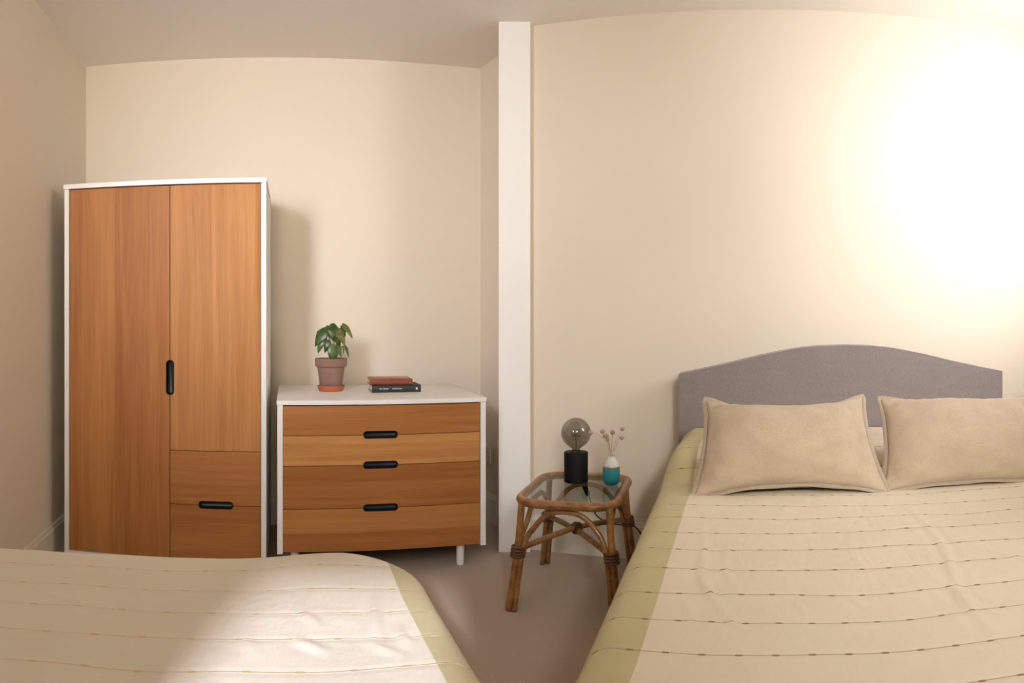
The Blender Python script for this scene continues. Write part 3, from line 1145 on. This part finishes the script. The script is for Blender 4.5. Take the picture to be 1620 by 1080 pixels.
obj('rim', add_tube(new(), rr(TW, TD, TR, TH - .016), .0165, 14, closed=True), M['rattan'], tb, True)
obj('inner_reed', add_tube(new(), rr(TW - .0185, TD - .0185, TR - .018, TH - .013), .0045, 8, closed=True), M['rattan_dark'], tb, True)
bm = new()
add_prism(bm, [(v.x, v.y) for v in rr(TW - .016, TD - .016, TR - .015, 0)], TH - .013, TH - .007, 'z')
obj('glass_top', bm, M['table_glass'], tb)
legs = {}
for sx in (-1, 1):
    for sy in (-1, 1):
        tp = Vector((sx * (TW - .022), sy * (TD - .022), TH - .022))
        md = Vector((sx * (TW - .010), sy * (TD - .010), .235))
        bt = Vector((sx * (TW + .018), sy * (TD + .018), 0.002))
        legs[sx, sy] = (tp, md, bt)
        lg = obj('leg', add_tube(new(), spline([tp, md, bt], 8), .0135, 12), M['rattan'], tb, True)
        bm = new()
        wz = .235
        for k in range(4):
            cpt = md + (bt - md) * (k * .011 / .235) + Vector((sx * -.004, sy * -.004, 0))
            add_tube(bm, [cpt + Vector((.026 * cos(t * 2 * pi / 20), .026 * sin(t * 2 * pi / 20), 0)) for t in range(20)], .0048, 8, closed=True)
        obj('cane_wrap', bm, M['rattan_dark'], tb, True)


def arch(p, q, name='arch'):
    """cane bent up from floor beside one leg, under the rim, and down beside the other"""
    (t1, m1, b1), (t2, m2, b2_) = p, q
    ax = (t2 - t1); ax.z = 0; ax.normalize()
    o1, o2 = ax * .022, ax * -.022
    inn = Vector((0, 0, 0)) - (m1 + m2) * .5; inn.z = 0
    inn = inn.normalized() * .003
    top = (t1 + t2) * .5; top.z = TH - .045
    q1 = t1.lerp(t2, .16); q1.z = TH - .105
    q2 = t1.lerp(t2, .84); q2.z = TH - .105
    h1 = t1.lerp(t2, .31); h1.z = TH - .058
    h2 = t1.lerp(t2, .69); h2.z = TH - .058
    pts = [b1 + o1, m1 + o1 * 1.05, q1 + inn, h1 + inn, top + inn, h2 + inn, q2 + inn, m2 + o2 * 1.05, b2_ + o2]
    return obj(name, add_tube(new(), spline(pts, 8), .0105, 10), M['rattan'], tb, True)


arch(legs[-1, -1], legs[1, -1])
arch(legs[1, -1], legs[1, 1])
arch(legs[1, 1], legs[-1, 1])
arch(legs[-1, 1], legs[-1, -1])
for a, b, dz in (((-1, -1), (1, 1), 0.0), ((1, -1), (-1, 1), -.004)):
    p, q = legs[a][1].copy(), legs[b][1].copy()
    c_ = (p + q) / 2
    p.z = q.z = .225 + dz
    c_.z = .252 + dz * 3.0
    obj('stretcher', add_tube(new(), spline([p, p.lerp(c_, .5) + Vector((0, 0, .004)), c_, q.lerp(c_, .5) + Vector((0, 0, .004)), q], 6), .0115, 10), M['rattan'], tb, True)
bm = new()
for k in range(4):
    for ang in (0, pi / 2):
        ctr = Vector(((k - 1.5) * .0085, 0, .249))
        ctr = Matrix.Rotation(ang + .8, 3, 'Z') @ ctr
        ax_ = Matrix.Rotation(ang + .8, 3, 'Z') @ Vector((0, 1, 0))
        add_tube(bm, [ctr + ax_ * (.0185 * cos(t * 2 * pi / 16)) + Vector((0, 0, .020 * sin(t * 2 * pi / 16))) for t in range(16)], .0036, 6, closed=True)
obj('cane_wrap', bm, M['rattan_dark'], tb, True)
GZ = TH - .007

# ------------------------------------------------------------------ lamp
lm = thing('table_lamp', 'black cylinder table lamp with a bare smoked globe bulb on the rattan table', 'lamp', W(AR, -.780, 2.85, GZ), AR)
bm = new()
add_lathe(bm, [(0, .0002), (.049, .0002), (.0505, .0015), (.0505, .1225), (.0495, .1245), (.0485, .125), (.024, .125), (.022, .123), (.022, .085), (0, .085)], 64)
obj('lamp_base', bm, M['black_matt'], lm, True, 35)
bz = .114
bm = new()
add_lathe(bm, [(0, bz - .028), (.0125, bz - .028), (.0135, bz - .02), (.0135, bz + .008), (.0145, bz + .012), (0, bz + .012)], 32)
bulb_cap = obj('bulb_cap', bm, M['brass'], lm, True, 40)
RB, CZ_ = .0635, .205
prof = [(.0142, .126), (.0150, .132), (.0170, .139)]
for i in range(0, 33):
    a = radians(-62) + (pi / 2 + radians(62)) * i / 32
    prof.append((max(0, RB * cos(a)), CZ_ + RB * sin(a)))
prof[-1] = (0, CZ_ + RB)
blb = obj('bulb', add_lathe(new(), prof, 64), M['bulb_glass'], lm, True)
bm = new()
add_lathe(bm, [(0, .122), (.010, .122), (.007, .135), (.0035, .150), (.003, .185), (.0, .190)], 20)
obj('glass_stem', bm, M['clear_glass'], blb, True)
bm = new()
add_tube(bm, [(0, 0, .128), (0, 0, .200), (0, 0, .222)], .0011, 8)
hel = []
for i in range(120):
    t = i / 119
    r_ = .020 * (1 - .25 * abs(2 * t - 1))
    hel.append((r_ * cos(t * 5 * 2 * pi), r_ * sin(t * 5 * 2 * pi), .185 + .036 * t))
add_tube(bm, hel, .0009, 6)
add_tube(bm, [(0, 0, .20), (.019, 0, .186)], .0007, 6)
add_tube(bm, [(0, 0, .21), (-.018, 0, .220)], .0007, 6)
obj('filament', bm, M['filament'], blb, True)


def tl(u, d, z):
    """bay point -> lamp coordinates"""
    return Vector((u + .780, d - 2.85, z - GZ))


cp = [tl(-.780, 2.899, GZ + .012), tl(-.79, 2.93, GZ + .014), tl(-.80, 2.97, GZ + .024), tl(-.812, 3.02, GZ + .036), tl(-.820, 3.075, GZ + .010), tl(-.820, 3.095, .362)]
obj('cord', add_tube(new(), spline(cp, 8), .0034, 8), M['cable'], lm, True)
bm = new()
add_tube(bm, spline([tl(-.820, 3.095, .366), tl(-.810, 3.095, .346), tl(-.794, 3.092, .310), tl(-.786, 3.092, .292)], 4),
         [.004, .009, .0115, .012, .0125, .0125, .0125, .0125, .012, .011, .010, .008, .004], 12)
obj('cord_switch', bm, M['black_matt'], lm, True)
cp = [tl(-.786, 3.092, .294), tl(-.772, 3.10, .245), tl(-.752, 3.10, .205), tl(-.71, 3.10, .178), tl(-.66, 3.105, .168), tl(-.61, 3.11, .166),
      tl(-.575, 3.11, .160), tl(-.545, 3.11, .125), tl(-.515, 3.10, .06), tl(-.47, 3.09, .006), tl(-.42, 3.08, .004)]
obj('cord', add_tube(new(), spline(cp, 8), .0034, 8), M['cable'], lm, True)

# ------------------------------------------------------------------ bud vase and dried flowers
vl = W(AR, -.6225, 2.827, GZ)
bm = new()
add_lathe(bm, [(0, .0002), (.018, .0002), (.027, .004), (.0335, .014), (.0362, .030), (.0362, .062), (.0345, .082), (.029, .098), (.020, .109), (.0125, .1145),
               (.0112, .119), (.0125, .1235), (.0155, .1255), (.0150, .1268), (.0115, .1258), (.0098, .120), (.0098, .100), (0, .095)], 56)
vs_ = obj('bud_vase', bm, M['glaze'], None, True)
vs_.location = vl
tag(vs_, 'small round bud vase, white above and teal below, on the glass table top', 'vase')


def vp(u, z, d=2.062): return Vector((u + .621, d - 2.062, z + .010 - GZ))


heads = [(-.707, .616, 2.05, .0105), (-.659, .622, 2.065, .0098), (-.650, .602, 2.07, .0085), (-.640, .606, 2.05, .0100), (-.635, .590, 2.06, .0072),
         (-.615, .620, 2.06, .0102), (-.572, .638, 2.05, .0090), (-.578, .598, 2.07, .0092)]
labs = ['dried pink ball flower leaning out beside the smoked bulb',
        'dried pink ball flower, the tallest on the bulb side of the vase cluster',
        'dried pink ball flower tucked low behind the cluster, on its bulb side',
        'dried pink ball flower in the middle of the cluster above the vase',
        'smallest dried pink ball flower, lowest in the cluster above the vase',
        'dried pink ball flower, the top one straight above the vase neck',
        'dried pink ball flower, highest and farthest from the lamp',
        'dried pink ball flower bending down low on the bed side of the vase']
for (u, z, d, r), lb in zip(heads, labs):
    t = thing('dried_flower', lb, 'flower', vl, AR, 'dried pink flowers in the bud vase')
    p = vp(u, z, d)
    bm = new()
    bmesh.ops.create_icosphere(bm, subdivisions=3, radius=r)
    for v in bm.verts:
        v.co += v.co.normalized() * (noise.noise(v.co * 420) * .0022)
        v.co.z *= .94
        v.co += p
    obj('flower_head', bm, M['flower'], t, True)
    root = Vector((p.x * .03, p.y * .1, .103))
    neck = Vector((p.x * .10, p.y * .1, .128))
    if lb.startswith('dried pink ball flower bending'):
        pts = [root, neck, Vector((.022, 0, .165)), Vector((.033, .003, p.z + .004)), p]
    elif u < -.7:
        pts = [root, neck, Vector((-.020, 0, .172)), Vector((-.055, -.004, .208)), p]
    else:
        mid = neck.lerp(p, .55) + Vector((-p.x * .12, 0, .004))
        pts = [root, neck, mid, p - Vector((0, 0, r * .6))]
    obj('flower_stem', add_tube(new(), spline(pts, 6), .0011, 6), M['straw'], t, True)
